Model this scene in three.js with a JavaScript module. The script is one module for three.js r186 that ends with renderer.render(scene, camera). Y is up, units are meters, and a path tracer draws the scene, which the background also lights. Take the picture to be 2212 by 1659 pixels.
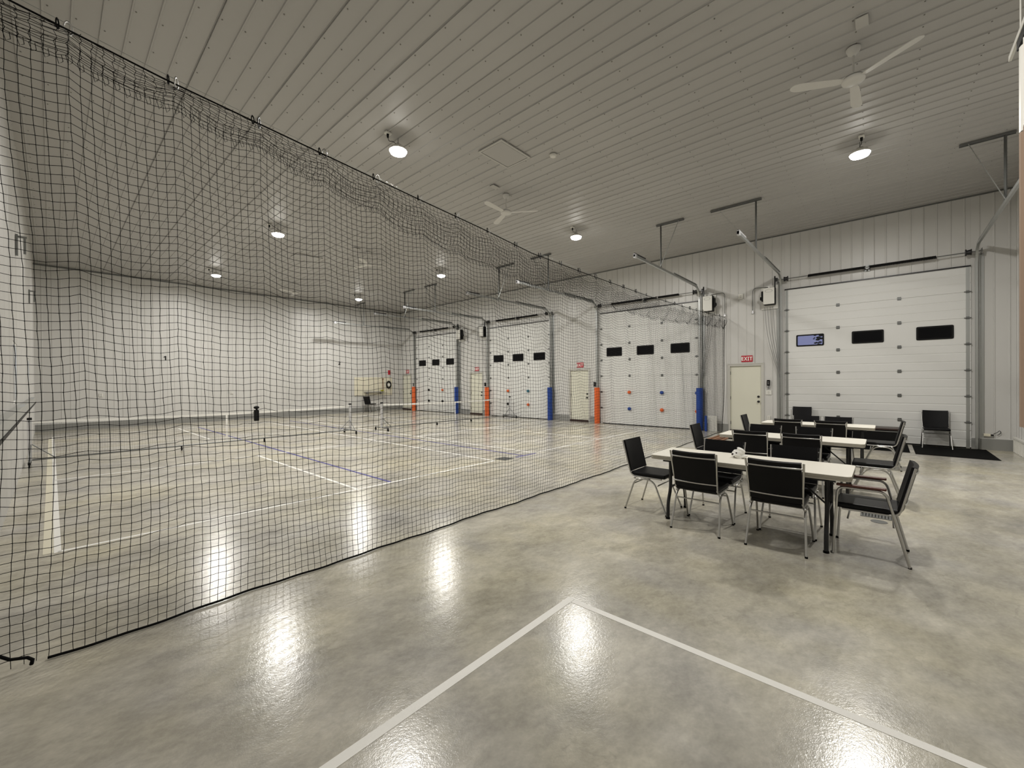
import * as THREE from 'three';
import { mergeGeometries } from 'three/addons/utils/BufferGeometryUtils.js';
import { RoundedBoxGeometry } from 'three/addons/geometries/RoundedBoxGeometry.js';
import { RectAreaLightUniformsLib } from 'three/addons/lights/RectAreaLightUniformsLib.js';
import { FontLoader } from 'three/addons/loaders/FontLoader.js';
import { TextGeometry } from 'three/addons/geometries/TextGeometry.js';

// ---------------------------------------------------------------- camera, sky, exposure
const D2R = Math.PI / 180;
const scene = new THREE.Scene();
const camera = new THREE.PerspectiveCamera(85.548, 2212 / 1659, 0.05, 200);
camera.position.set(0, 1.632, 0);
camera.rotation.order = 'YXZ';
camera.rotation.set(-0.283 * D2R, -48.002 * D2R, -0.416 * D2R);
scene.add(camera);
const renderer = new THREE.WebGLRenderer({ antialias: true });
renderer.toneMapping = THREE.LinearToneMapping;
renderer.toneMappingExposure = 2.65;
renderer.shadowMap.enabled = true;
scene.background = new THREE.Color().setRGB(0.24, 0.29, 0.38);     // dusk sky behind the windows
RectAreaLightUniformsLib.init();
const LAMP_POWER = 300;                                             // radiance of one ceiling lamp's lens
const LAMP_COLOR = new THREE.Color().setRGB(1.0, 0.968, 0.91);

// ---------------------------------------------------------------- room size (metres)
const XL = -0.398, XD = 14.365, ZE = -22.02, ZF = 2.16, HC = 5.893, PITCH = 0.2286, PANEL = 0.9144;
const MODULE = 6.083, DOOR_W = 3.66, DOOR_H = 4.27;
const DOOR_Z = [-18.6, -12.52, -6.435, -0.352];                    // centres of the overhead doors, far to near
const PASS_Z = [-21.43, -15.34, -9.25, -3.225];                    // centres of the walk doors

// ---------------------------------------------------------------- helpers
let seed = 12345;
const rnd = () => { seed = (seed * 1664525 + 1013904223) >>> 0; return seed / 4294967296; };
const taken = new Map();
function numbered(n) { const k = taken.get(n) || 0; taken.set(n, k + 1); return k ? `${n}_${String(k).padStart(3, '0')}` : n; }
function clean(g) {
  let h = g.index ? g.toNonIndexed() : g;
  for (const k of Object.keys(h.attributes)) if (!['position', 'normal', 'uv'].includes(k)) h.deleteAttribute(k);
  if (!h.attributes.uv) h.setAttribute('uv', new THREE.BufferAttribute(new Float32Array(h.attributes.position.count * 2), 2));
  h.groups.length = 0;
  return h;
}
const join = (list) => list.length === 1 ? clean(list[0]) : mergeGeometries(list.map(clean));
function mesh(name, geos, material, parent) {
  const m = new THREE.Mesh(Array.isArray(geos) ? join(geos) : geos, material);
  m.name = parent === scene ? numbered(name) : name; m.castShadow = m.receiveShadow = true;
  if (parent) parent.add(m);
  return m;
}
function tag(o, label, category, group) { o.userData.label = label; if (category) o.userData.category = category; if (group) o.userData.group = group; return o; }
function thing(name, label, category, pos = [0, 0, 0], turn = 0, group) {
  const o = new THREE.Group(); o.name = numbered(name); scene.add(o);
  o.position.set(...pos); o.rotation.y = turn; return tag(o, label, category, group);
}
function single(name, geos, material, label, category, group) { return tag(mesh(name, geos, material, scene), label, category, group); }
function struct(name, geos, material, label) {
  const o = geos ? mesh(name, geos, material, scene) : Object.assign(new THREE.Group(), { name: numbered(name) });
  if (!geos) scene.add(o);
  o.userData.kind = 'structure'; if (label) o.userData.label = label; return o;
}
const box = (w, h, d, x = 0, y = 0, z = 0) => new THREE.BoxGeometry(w, h, d).translate(x, y, z);
const span = (x0, x1, y0, y1, z0, z1) => box(x1 - x0, y1 - y0, z1 - z0, (x0 + x1) / 2, (y0 + y1) / 2, (z0 + z1) / 2);
const rbox = (w, h, d, r, x = 0, y = 0, z = 0) => new RoundedBoxGeometry(w, h, d, 2, r).translate(x, y, z);
const cyl = (r0, r1, h, n = 16, x = 0, y = 0, z = 0) => new THREE.CylinderGeometry(r0, r1, h, n).translate(x, y, z);
const V = (x, y, z) => new THREE.Vector3(x, y, z);
function pipe(pts, r, bend = 0.03, radial = 6, per = 4) {          // a tube along a polyline with rounded corners
  const p = pts.map((a) => Array.isArray(a) ? V(...a) : a), path = [];
  path.push(p[0].clone());
  for (let i = 1; i < p.length - 1; i++) {
    const a = p[i - 1].clone().sub(p[i]), b = p[i + 1].clone().sub(p[i]);
    const d = Math.min(bend, a.length() * 0.49, b.length() * 0.49);
    const s = p[i].clone().add(a.setLength(d)), e = p[i].clone().add(b.setLength(d)), q = new THREE.QuadraticBezierCurve3(s, p[i], e);
    if (bend > 0) path.push(...q.getPoints(per)); else path.push(p[i].clone());
  }
  path.push(p[p.length - 1].clone());
  return sweep([path], r, radial, true);
}
function sweep(strands, r, radial = 3, caps = false) {              // many polylines swept into one geometry
  const pos = [], nor = [], idx = [], t = new THREE.Vector3(), u = new THREE.Vector3(), w = new THREE.Vector3();
  for (const s of strands) {
    const base = pos.length / 3, n = s.length;
    for (let i = 0; i < n; i++) {
      const a = s[Math.max(0, i - 1)], b = s[Math.min(n - 1, i + 1)];
      t.subVectors(b, a).normalize();
      if (i === 0) u.set(Math.abs(t.y) < 0.9 ? 0 : 1, Math.abs(t.y) < 0.9 ? 1 : 0, 0);
      u.addScaledVector(t, -u.dot(t)).normalize(); w.crossVectors(t, u);
      const rr = typeof r === 'function' ? r(i / (n - 1)) : r;
      for (let k = 0; k < radial; k++) {
        const A = k / radial * Math.PI * 2, c = Math.cos(A), d = Math.sin(A);
        const nx = u.x * c + w.x * d, ny = u.y * c + w.y * d, nz = u.z * c + w.z * d;
        pos.push(s[i].x + nx * rr, s[i].y + ny * rr, s[i].z + nz * rr); nor.push(nx, ny, nz);
      }
    }
    for (let i = 0; i < n - 1; i++) for (let k = 0; k < radial; k++) {
      const a = base + i * radial + k, b = base + i * radial + (k + 1) % radial, c = a + radial, d = b + radial;
      idx.push(a, b, c, b, d, c);
    }
    if (caps) for (const e of [0, n - 1]) for (let k = 1; k < radial - 1; k++) {
      const q = base + e * radial; e ? idx.push(q, q + k, q + k + 1) : idx.push(q, q + k + 1, q + k);
    }
  }
  const g = new THREE.BufferGeometry();
  g.setAttribute('position', new THREE.Float32BufferAttribute(pos, 3)); g.setAttribute('normal', new THREE.Float32BufferAttribute(nor, 3));
  g.setAttribute('uv', new THREE.Float32BufferAttribute(new Float32Array(pos.length / 3 * 2), 2)); g.setIndex(idx);
  return g;
}
function prism(points, depth) {                                     // outline in x,y extruded along +z
  const s = new THREE.Shape(points.map(([x, y]) => new THREE.Vector2(x, y)));
  return new THREE.ExtrudeGeometry(s, { depth, bevelEnabled: false });
}
function rrect(w, h, r, n = 5) {
  const p = [];
  for (const [cx, cy, a] of [[w / 2 - r, h / 2 - r, 0], [-w / 2 + r, h / 2 - r, 90], [-w / 2 + r, -h / 2 + r, 180], [w / 2 - r, -h / 2 + r, 270]])
    for (let i = 0; i <= n; i++) { const A = (a + 90 * i / n) * D2R; p.push([cx + r * Math.cos(A), cy + r * Math.sin(A)]); }
  return p;
}
const mat = (r, g, b, rough = 0.6, metal = 0, more = {}) => new THREE.MeshStandardMaterial({ color: new THREE.Color().setRGB(r, g, b), roughness: rough, metalness: metal, ...more });

// periodic value noise for textures
function lattice(n, s) { let q = s; const a = new Float32Array(n * n); for (let i = 0; i < n * n; i++) { q = (q * 1664525 + 1013904223) >>> 0; a[i] = q / 4294967296; } return a; }
function octave(size, nx, ny, s) {
  const n = Math.max(nx, ny), L = lattice(n, s), out = new Float32Array(size * size);
  for (let y = 0; y < size; y++) {
    const fy = y / size * ny, y0 = Math.floor(fy), ty = fy - y0, sy = ty * ty * (3 - 2 * ty), r0 = (y0 % ny) * n, r1 = ((y0 + 1) % ny) * n;
    for (let x = 0; x < size; x++) {
      const fx = x / size * nx, x0 = Math.floor(fx), tx = fx - x0, sx = tx * tx * (3 - 2 * tx), c0 = x0 % nx, c1 = (x0 + 1) % nx;
      const a = L[r0 + c0] + (L[r0 + c1] - L[r0 + c0]) * sx, b = L[r1 + c0] + (L[r1 + c1] - L[r1 + c0]) * sx;
      out[y * size + x] = a + (b - a) * sy;
    }
  }
  return out;
}
function fbm(size, list) { const o = new Float32Array(size * size); let t = 0; for (const [nx, ny, amp, s] of list) { const a = octave(size, nx, ny, s); t += amp; for (let i = 0; i < o.length; i++) o[i] += (a[i] - 0.5) * amp; } for (let i = 0; i < o.length; i++) o[i] /= t; return o; }
function texture(size, fill, srgb) {
  const d = new Uint8Array(size * size * 4);
  for (let i = 0; i < size * size; i++) { const c = fill(i); d[i * 4] = c[0]; d[i * 4 + 1] = c[1]; d[i * 4 + 2] = c[2]; d[i * 4 + 3] = 255; }
  const t = new THREE.DataTexture(d, size, size); t.wrapS = t.wrapT = THREE.RepeatWrapping; t.magFilter = THREE.LinearFilter;
  if (srgb) t.colorSpace = THREE.SRGBColorSpace; t.needsUpdate = true; return t;
}
const cl = (v) => Math.max(0, Math.min(255, Math.round(v)));

// ---------------------------------------------------------------- materials
const FS = 2048;
const fA = fbm(FS, [[10, 14, 1, 3], [24, 40, 0.9, 5], [60, 110, 0.7, 7], [160, 260, 0.5, 11]]);      // mottling, drawn out along one axis by the trowel
const fB = fbm(FS, [[300, 420, 1, 13], [700, 900, 1, 17]]);                                        // fine grain
const fC = fbm(FS, [[7, 6, 1, 23], [18, 14, 0.8, 29], [45, 33, 0.5, 37]]);                         // warm and cool patches
const floorMap = texture(FS, (i) => {
  const a = fA[i], b = fB[i], w = fC[i];
  const streak = Math.max(0, Math.abs(fA[(i + 977) % fA.length]) < 0.012 ? 1 : 0) * (w > 0.02 ? 1 : 0);
  const v = 1 + a * 0.42 + b * 0.10 - streak * 0.04;
  return [cl(184 * v + w * 15), cl(179 * v + w * 10), cl(165 * v - w * 14)];
}, true);
const floorRough = texture(1024, (() => {
  const r = fbm(1024, [[40, 60, 1, 41], [150, 210, 1, 43], [420, 512, 1.2, 47]]);
  return (i) => { const v = cl(150 + r[i] * 90); return [v, v, v]; };
})());
const floorBump = texture(1024, (() => { const r = fbm(1024, [[128, 150, 1, 53], [400, 512, 1, 59]]); return (i) => { const v = cl(128 + r[i] * 220); return [v, v, v]; }; })());
const tiled = (t, m) => { t.repeat.set(1 / m, 1 / m); return t; };
tiled(floorMap, 7.3); tiled(floorRough, 3.1); tiled(floorBump, 1.6);
const M = {
  floor: new THREE.MeshStandardMaterial({ map: floorMap, roughnessMap: floorRough, roughness: 0.35, bumpMap: floorBump, bumpScale: 0.00042, vertexColors: true }),
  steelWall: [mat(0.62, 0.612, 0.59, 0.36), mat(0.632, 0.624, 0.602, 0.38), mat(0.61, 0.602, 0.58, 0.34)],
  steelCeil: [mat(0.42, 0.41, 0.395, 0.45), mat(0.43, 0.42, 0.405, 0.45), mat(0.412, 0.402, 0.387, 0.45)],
  slab: mat(0.4, 0.39, 0.36, 0.8),
  curb: mat(0.27, 0.27, 0.255, 0.8),
  flash: mat(0.62, 0.62, 0.6, 0.4),
  doorPanel: mat(0.72, 0.72, 0.70, 0.45),
  white: mat(0.74, 0.73, 0.68, 0.4),
  passDoor: mat(0.72, 0.71, 0.60, 0.45),
  frame: mat(0.55, 0.54, 0.50, 0.5),
  galv: mat(0.42, 0.43, 0.42, 0.38, 0.85),
  darkGalv: mat(0.2, 0.205, 0.2, 0.42, 0.7),
  chrome: mat(0.52, 0.515, 0.50, 0.28, 1),
  black: new THREE.MeshPhysicalMaterial({ color: new THREE.Color().setRGB(0.007, 0.007, 0.007), roughness: 0.5, specularIntensity: 0.35 }),
  blackGloss: new THREE.MeshPhysicalMaterial({ color: new THREE.Color().setRGB(0.005, 0.005, 0.006), roughness: 0.2, specularIntensity: 0.2 }),
  blackSteel: mat(0.016, 0.016, 0.017, 0.35, 0.2),
  rubber: new THREE.MeshPhysicalMaterial({ color: new THREE.Color().setRGB(0.004, 0.004, 0.004), roughness: 0.85, specularIntensity: 0.15 }),
  vinyl: new THREE.MeshPhysicalMaterial({ color: new THREE.Color().setRGB(0.006, 0.006, 0.007), roughness: 0.42, specularIntensity: 0.3 }),
  net: new THREE.MeshPhysicalMaterial({ color: new THREE.Color().setRGB(0.006, 0.006, 0.006), roughness: 0.8, specularIntensity: 0.2 }),
  laminate: mat(0.86, 0.83, 0.74, 0.42),
  edge: mat(0.50, 0.47, 0.40, 0.5),
  arm: mat(0.10, 0.028, 0.018, 0.35),
  orange: mat(0.75, 0.13, 0.025, 0.6),
  blue: mat(0.010, 0.055, 0.30, 0.55),
  teal: mat(0.02, 0.15, 0.22, 0.55),
  red: mat(0.48, 0.012, 0.03, 0.5),
  line: mat(0.90, 0.89, 0.85, 0.5),
  cream: mat(0.74, 0.70, 0.56, 0.55),
  purple: mat(0.055, 0.05, 0.26, 0.5),
  gray: mat(0.3, 0.3, 0.3, 0.5),
  wood: [mat(0.26, 0.12, 0.06, 0.55), mat(0.20, 0.085, 0.045, 0.55), mat(0.32, 0.16, 0.085, 0.55)],
  darkWood: mat(0.035, 0.018, 0.014, 0.4),
  tan: mat(0.34, 0.24, 0.175, 0.8),
  aluminium: mat(0.72, 0.72, 0.74, 0.3, 0.6),
  fanWhite: mat(0.62, 0.61, 0.58, 0.32),
  ceilTrim: mat(0.49, 0.48, 0.455, 0.45),
  screw: mat(0.22, 0.21, 0.19, 0.5, 0.5),
  foliage: mat(0.03, 0.05, 0.025, 0.9),
  bark: mat(0.06, 0.045, 0.03, 0.9),
  ground: mat(0.1, 0.11, 0.08, 0.95),
};

// ---------------------------------------------------------------- floor
const floor = struct('floor', null, null, 'polished grey concrete floor with taped court lines');
{
  const nx = 108, nz = 176, g = new THREE.PlaneGeometry(XD - XL + 0.3, ZF - ZE + 0.3, nx, nz).rotateX(-Math.PI / 2).translate((XL + XD) / 2, 0, (ZE + ZF) / 2);
  const p = g.attributes.position, col = new Float32Array(p.count * 3), uv = g.attributes.uv;
  const L = lattice(64, 71), L2 = lattice(64, 73);
  const val = (A, x, y) => { const x0 = Math.floor(x), y0 = Math.floor(y), u = x - x0, v = y - y0, s = u * u * (3 - 2 * u), t = v * v * (3 - 2 * v), q = (i, j) => A[((j % 64 + 64) % 64) * 64 + (i % 64 + 64) % 64]; return (q(x0, y0) * (1 - s) + q(x0 + 1, y0) * s) * (1 - t) + (q(x0, y0 + 1) * (1 - s) + q(x0 + 1, y0 + 1) * s) * t; };
  for (let i = 0; i < p.count; i++) {
    const x = p.getX(i), z = p.getZ(i);
    const n = val(L, x * 0.55, z * 0.55) * 0.55 + val(L, x * 1.3 + 9, z * 1.3) * 0.3 + val(L2, x * 2.6, z * 2.6 + 5) * 0.15 - 0.5;
    const w = val(L2, x * 0.4 + 3, z * 0.4) - 0.5;
    const v = 0.98 + n * 0.22;
    col[i * 3] = v * (1 + w * 0.03); col[i * 3 + 1] = v; col[i * 3 + 2] = v * (1 - w * 0.06);
    uv.setXY(i, x + 0.13 * z, z - 0.2 * x);
  }
  g.setAttribute('color', new THREE.BufferAttribute(col, 3));
  const top = new THREE.Mesh(g, M.floor); top.name = 'concrete_surface'; top.receiveShadow = true; floor.add(top);
  mesh('slab', [span(XL - 0.15, XD + 0.15, -0.2, -0.004, ZE - 0.15, ZF + 0.15)], M.slab, floor);
}
const LW = 0.05;
function court(x0, x1, z0, z1, m = M.line) { mesh('court_line', [span(x0, x1, 0.0002, 0.0016, z0, z1)], m, floor); }
{
  const zb = -6.03, zf = -19.44, k0 = -10.6, k1 = -14.87;
  for (const [a, b, left] of [[0.03, 6.14, true], [7.43, 13.53, false]]) {
    court(a, b, zb - LW / 2, zb + LW / 2); court(a, b, zf - LW / 2, zf + LW / 2);
    court(a, b, k0 - LW / 2, k0 + LW / 2); court(a, b, k1 - LW / 2, k1 + LW / 2);
    const c = (a + b) / 2 + (left ? 0.05 : -0.05);
    court(c - LW / 2, c + LW / 2, k0 + LW / 2, zb - LW / 2); court(c - LW / 2, c + LW / 2, zf + LW / 2, k1 - LW / 2);
    court(b - LW / 2, b + LW / 2, k0 + LW / 2, zb - LW / 2); court(b - LW / 2, b + LW / 2, k1 + LW / 2, k0 - LW / 2); court(b - LW / 2, b + LW / 2, zf + LW / 2, k1 - LW / 2);
    court(a - LW / 2, a + LW / 2, zf, zb + LW / 2);
  }
  court(-0.068, 0.003, -18.9, -6.03, M.cream);
  court(3.70, 3.75, -10.57, -6.07, M.purple); court(3.70, 3.75, -14.84, -10.63, M.purple); court(3.70, 3.75, -19.4, -14.9, M.purple);
  court(6.955, 7.005, -19.4, -5.98, M.purple); court(6.72, 7.40, -5.975, -5.925, M.purple);
  court(-0.36, 2.61, -1.79, -1.735); court(2.557, 2.61, -1.732, 2.1);
}

// ---------------------------------------------------------------- ribbed steel panels
const panelCache = new Map();
function ribGeometry(w, h, phase, rib = 0.012, half = 0.017, crest = 0.008) {
  const key = [w.toFixed(3), h.toFixed(3), phase.toFixed(3), rib].join();
  if (panelCache.has(key)) return panelCache.get(key);
  const pr = [[0.0006, -0.004], [0.0006, 0]];
  for (let s = -phase; s < w; s += PITCH) {
    for (const [o, n] of [[-half, 0], [-crest, rib], [crest, rib], [half, 0]]) { const q = s + o; if (q > 0.003 && q < w - 0.003) pr.push([q, n]); }
  }
  pr.push([w - 0.0006, 0], [w - 0.0006, -0.004]);
  const pos = [], uv = [];
  for (let i = 0; i < pr.length - 1; i++) {
    const [a, m] = pr[i], [b, n] = pr[i + 1];
    pos.push(a, 0, m, b, 0, n, b, h, n, a, 0, m, b, h, n, a, h, m); uv.push(a, 0, b, 0, b, h, a, 0, b, h, a, h);
  }
  const g = new THREE.BufferGeometry(); g.setAttribute('position', new THREE.Float32BufferAttribute(pos, 3)); g.setAttribute('uv', new THREE.Float32BufferAttribute(uv, 2)); g.computeVertexNormals();
  panelCache.set(key, g); return g;
}
let panelCount = 0;
function clad(wall, place, s0, s1, y0, y1, seam, openings, mats, rib = [0.012, 0.017, 0.008]) {   // place(mesh, s, y): panels run over s0..s1, split at seams and openings
  const cuts = new Set([s0, s1]);
  for (let k = Math.ceil((s0 - seam) / PANEL); seam + k * PANEL < s1; k++) cuts.add(seam + k * PANEL);
  for (const o of openings) { if (o[0] > s0 && o[0] < s1) cuts.add(o[0]); if (o[1] > s0 && o[1] < s1) cuts.add(o[1]); }
  const c = [...cuts].sort((a, b) => a - b);
  for (let i = 0; i < c.length - 1; i++) {
    const a = c[i], b = c[i + 1]; if (b - a < 0.03) continue;
    let spans = [[y0, y1]];
    for (const o of openings) if ((a + b) / 2 > o[0] && (a + b) / 2 < o[1])
      spans = spans.flatMap(([p, q]) => [[p, Math.min(q, o[2])], [Math.max(p, o[3]), q]].filter(([u, v]) => v - u > 0.02));
    for (const [p, q] of spans) {
      const ph = ((a - seam) % PITCH + PITCH) % PITCH;
      const m = new THREE.Mesh(ribGeometry(b - a, q - p, ph, ...rib), mats[(panelCount++ * 7) % mats.length]);
      m.name = 'steel_panel'; m.castShadow = m.receiveShadow = true; place(m, a, p); wall.add(m);
    }
  }
}
const CURB = 0.25, T = 0.16;
// ceiling
{
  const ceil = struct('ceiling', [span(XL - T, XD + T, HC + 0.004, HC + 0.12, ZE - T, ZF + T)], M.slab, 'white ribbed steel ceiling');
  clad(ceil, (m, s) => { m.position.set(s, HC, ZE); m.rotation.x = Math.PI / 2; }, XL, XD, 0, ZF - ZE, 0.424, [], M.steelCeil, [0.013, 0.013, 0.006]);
  const g = cyl(0.007, 0.009, 0.006, 6), rows = [];
  for (let z = ZE + 0.4; z < ZF; z += 0.61) for (let x = 0.424 - PANEL + 0.04; x < XD; x += PITCH) if (x > XL + 0.03) rows.push([x, z]);
  const inst = new THREE.InstancedMesh(g, M.screw, rows.length), m4 = new THREE.Matrix4();
  rows.forEach(([x, z], i) => inst.setMatrixAt(i, m4.makeTranslation(x + (rnd() - 0.5) * 0.012, HC - 0.003, z + (rnd() - 0.5) * 0.02)));
  inst.name = 'panel_screws'; inst.userData.kind = 'stuff'; ceil.add(inst);
}
// wall with the overhead doors
const overhead = DOOR_Z.map((z) => [z - DOOR_W / 2, z + DOOR_W / 2, 0, DOOR_H]);
const PW = 0.96, PH = 2.13;
const passes = PASS_Z.map((z) => [z - PW / 2, z + PW / 2, 0, PH]);
const holesR = [...overhead, ...passes].sort((a, b) => a[0] - b[0]);
{
  const solid = []; let z = ZE - T;
  for (const o of holesR) { solid.push(span(XD + 0.005, XD + T, 0, HC, z, o[0])); solid.push(span(XD + 0.005, XD + T, o[3], HC, o[0], o[1])); z = o[1]; }
  solid.push(span(XD + 0.005, XD + T, 0, HC, z, ZF + T));
  const wall = struct('wall_right', solid, M.slab, 'long white ribbed steel wall with four overhead doors');
  clad(wall, (m, s, y) => { m.position.set(XD, y, s); m.rotation.y = -Math.PI / 2; }, ZE, ZF, CURB, HC, -0.22, holesR, M.steelWall);
  const curb = struct('baseboard_right', null, null, 'grey concrete curb along the overhead door wall'); z = ZE;
  for (const o of [...holesR, [ZF, ZF]]) { mesh('curb', [span(XD - 0.03, XD + 0.004, 0, CURB, z, o[0])], M.curb, curb); mesh('flashing', [span(XD - 0.034, XD, CURB, CURB + 0.012, z, o[0])], M.flash, curb); z = o[1]; }
  const trim = struct('trim_1', [span(XD - 0.016, XD - 0.002, HC - 0.035, HC - 0.001, ZE, ZF)], M.darkGalv, 'dark metal trim between ceiling and overhead door wall');
}
// far end wall
{
  const wall = struct('wall_back', [span(XL - T, XD + T, 0, HC, ZE - T, ZE - 0.005)], M.slab, 'white ribbed steel end wall marked with numbers');
  clad(wall, (m, s, y) => { m.position.set(s, y, ZE); }, XL, XD, CURB, HC, 0.03, [], M.steelWall);
  const curb = struct('baseboard_back', null, null, 'grey concrete curb along the far end wall');
  mesh('curb', [span(XL, XD - 0.03, 0, CURB, ZE - 0.004, ZE + 0.03)], M.curb, curb); mesh('flashing', [span(XL, XD - 0.03, CURB, CURB + 0.012, ZE, ZE + 0.034)], M.flash, curb);
  struct('trim_2', [span(XL, XD, HC - 0.06, HC - 0.001, ZE + 0.002, ZE + 0.016)], M.darkGalv, 'dark metal trim between ceiling and far end wall');
}
// left wall with two windows
const winL = [[-11.45, -10.15, 1.33, 2.35], [-17.5, -16.2, 1.33, 2.35]];
{
  const solid = []; let z = ZE - T;
  for (const o of [...winL].sort((a, b) => a[0] - b[0])) { solid.push(span(XL - T, XL - 0.005, 0, HC, z, o[0]), span(XL - T, XL - 0.005, 0, o[2], o[0], o[1]), span(XL - T, XL - 0.005, o[3], HC, o[0], o[1])); z = o[1]; }
  solid.push(span(XL - T, XL - 0.005, 0, HC, z, ZF + T));
  const wall = struct('wall_left', solid, M.slab, 'white ribbed steel side wall with two windows');
  clad(wall, (m, s, y) => { m.position.set(XL, y, -s); m.rotation.y = Math.PI / 2; }, -ZF, -ZE, 0, HC, 0.1, winL.map(([a, b, c, d]) => [-b, -a, c, d]), M.steelWall);
  winL.forEach(([a, b, c, d], i) => {
    const w = struct(`window_${i + 1}`, null, null, i ? 'small window in the left wall nearer the far end wall' : 'small window in the left wall beside the near half of the court');
    for (const [q, r, s, t] of [[a, b, c, c + 0.05], [a, b, d - 0.05, d], [a, a + 0.05, c + 0.05, d - 0.05], [b - 0.05, b, c + 0.05, d - 0.05]])
      mesh('window_frame', [span(XL - 0.1, XL - 0.006, s, t, q, r)], M.white, w);
    const gl = new THREE.MeshPhysicalMaterial({ color: 0xffffff, roughness: 0.02, transmission: 1, thickness: 0, ior: 1.45 });
    mesh('pane', [span(XL - 0.016, XL - 0.012, c + 0.05, d - 0.05, a + 0.05, b - 0.05)], gl, w);
  });
}
// wall behind and beside the camera, seen only as a strip at the right edge
{
  const wall = struct('wall_front', [span(XL - T, XD + T, 0, HC, ZF + 0.005, ZF + T)], M.slab, 'white ribbed steel wall at the right edge');
  clad(wall, (m, s, y) => { m.position.set(-s, y, ZF); m.rotation.y = Math.PI; }, -XD, -XL, 0, HC, -14.2, [], M.steelWall);
  const b = struct('baseboard_front', null, null, 'white ribbed base ledge at the right edge');
  mesh('ledge', [span(12.6, 14.25, 0, 0.30, ZF - 0.06, ZF - 0.012)], M.white, b); mesh('ledge_cap', [span(12.58, 14.27, 0.30, 0.335, ZF - 0.08, ZF - 0.012)], M.white, b);
  for (let x = 12.7; x < 14.25; x += 0.13) mesh('rib', [span(x, x + 0.045, 0.01, 0.295, ZF - 0.075, ZF - 0.059)], M.white, b);
}
// outside the one clear door window
struct('ground', [span(14.6, 60, -0.25, -0.1, -40, 30)], M.ground, 'dark ground outside');
{
  const t = thing('tree', 'dark leafy tree outside, seen through the left window of the nearest overhead door', 'tree', [31, -0.1, -1.75]);
  mesh('trunk', [pipe([[0, 0, 0], [0.1, 1.6, 0.05], [0, 3.4, 0]], 0.16, 0.5, 8)], M.bark, t);
  const leaf = [];
  for (let i = 0; i < 900; i++) { const a = rnd() * 6.283, r = Math.pow(rnd(), 0.6) * 1.5, y = 3.2 + rnd() * 2.6, k = 0.04 + rnd() * 0.09; leaf.push(new THREE.IcosahedronGeometry(k, 0).scale(1, 0.6, 1).translate(Math.cos(a) * r, y + (rnd() - 0.5) * 0.4, Math.sin(a) * r)); }
  const f = mesh('foliage', leaf, M.foliage, t); f.userData.kind = 'stuff';
}

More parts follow.
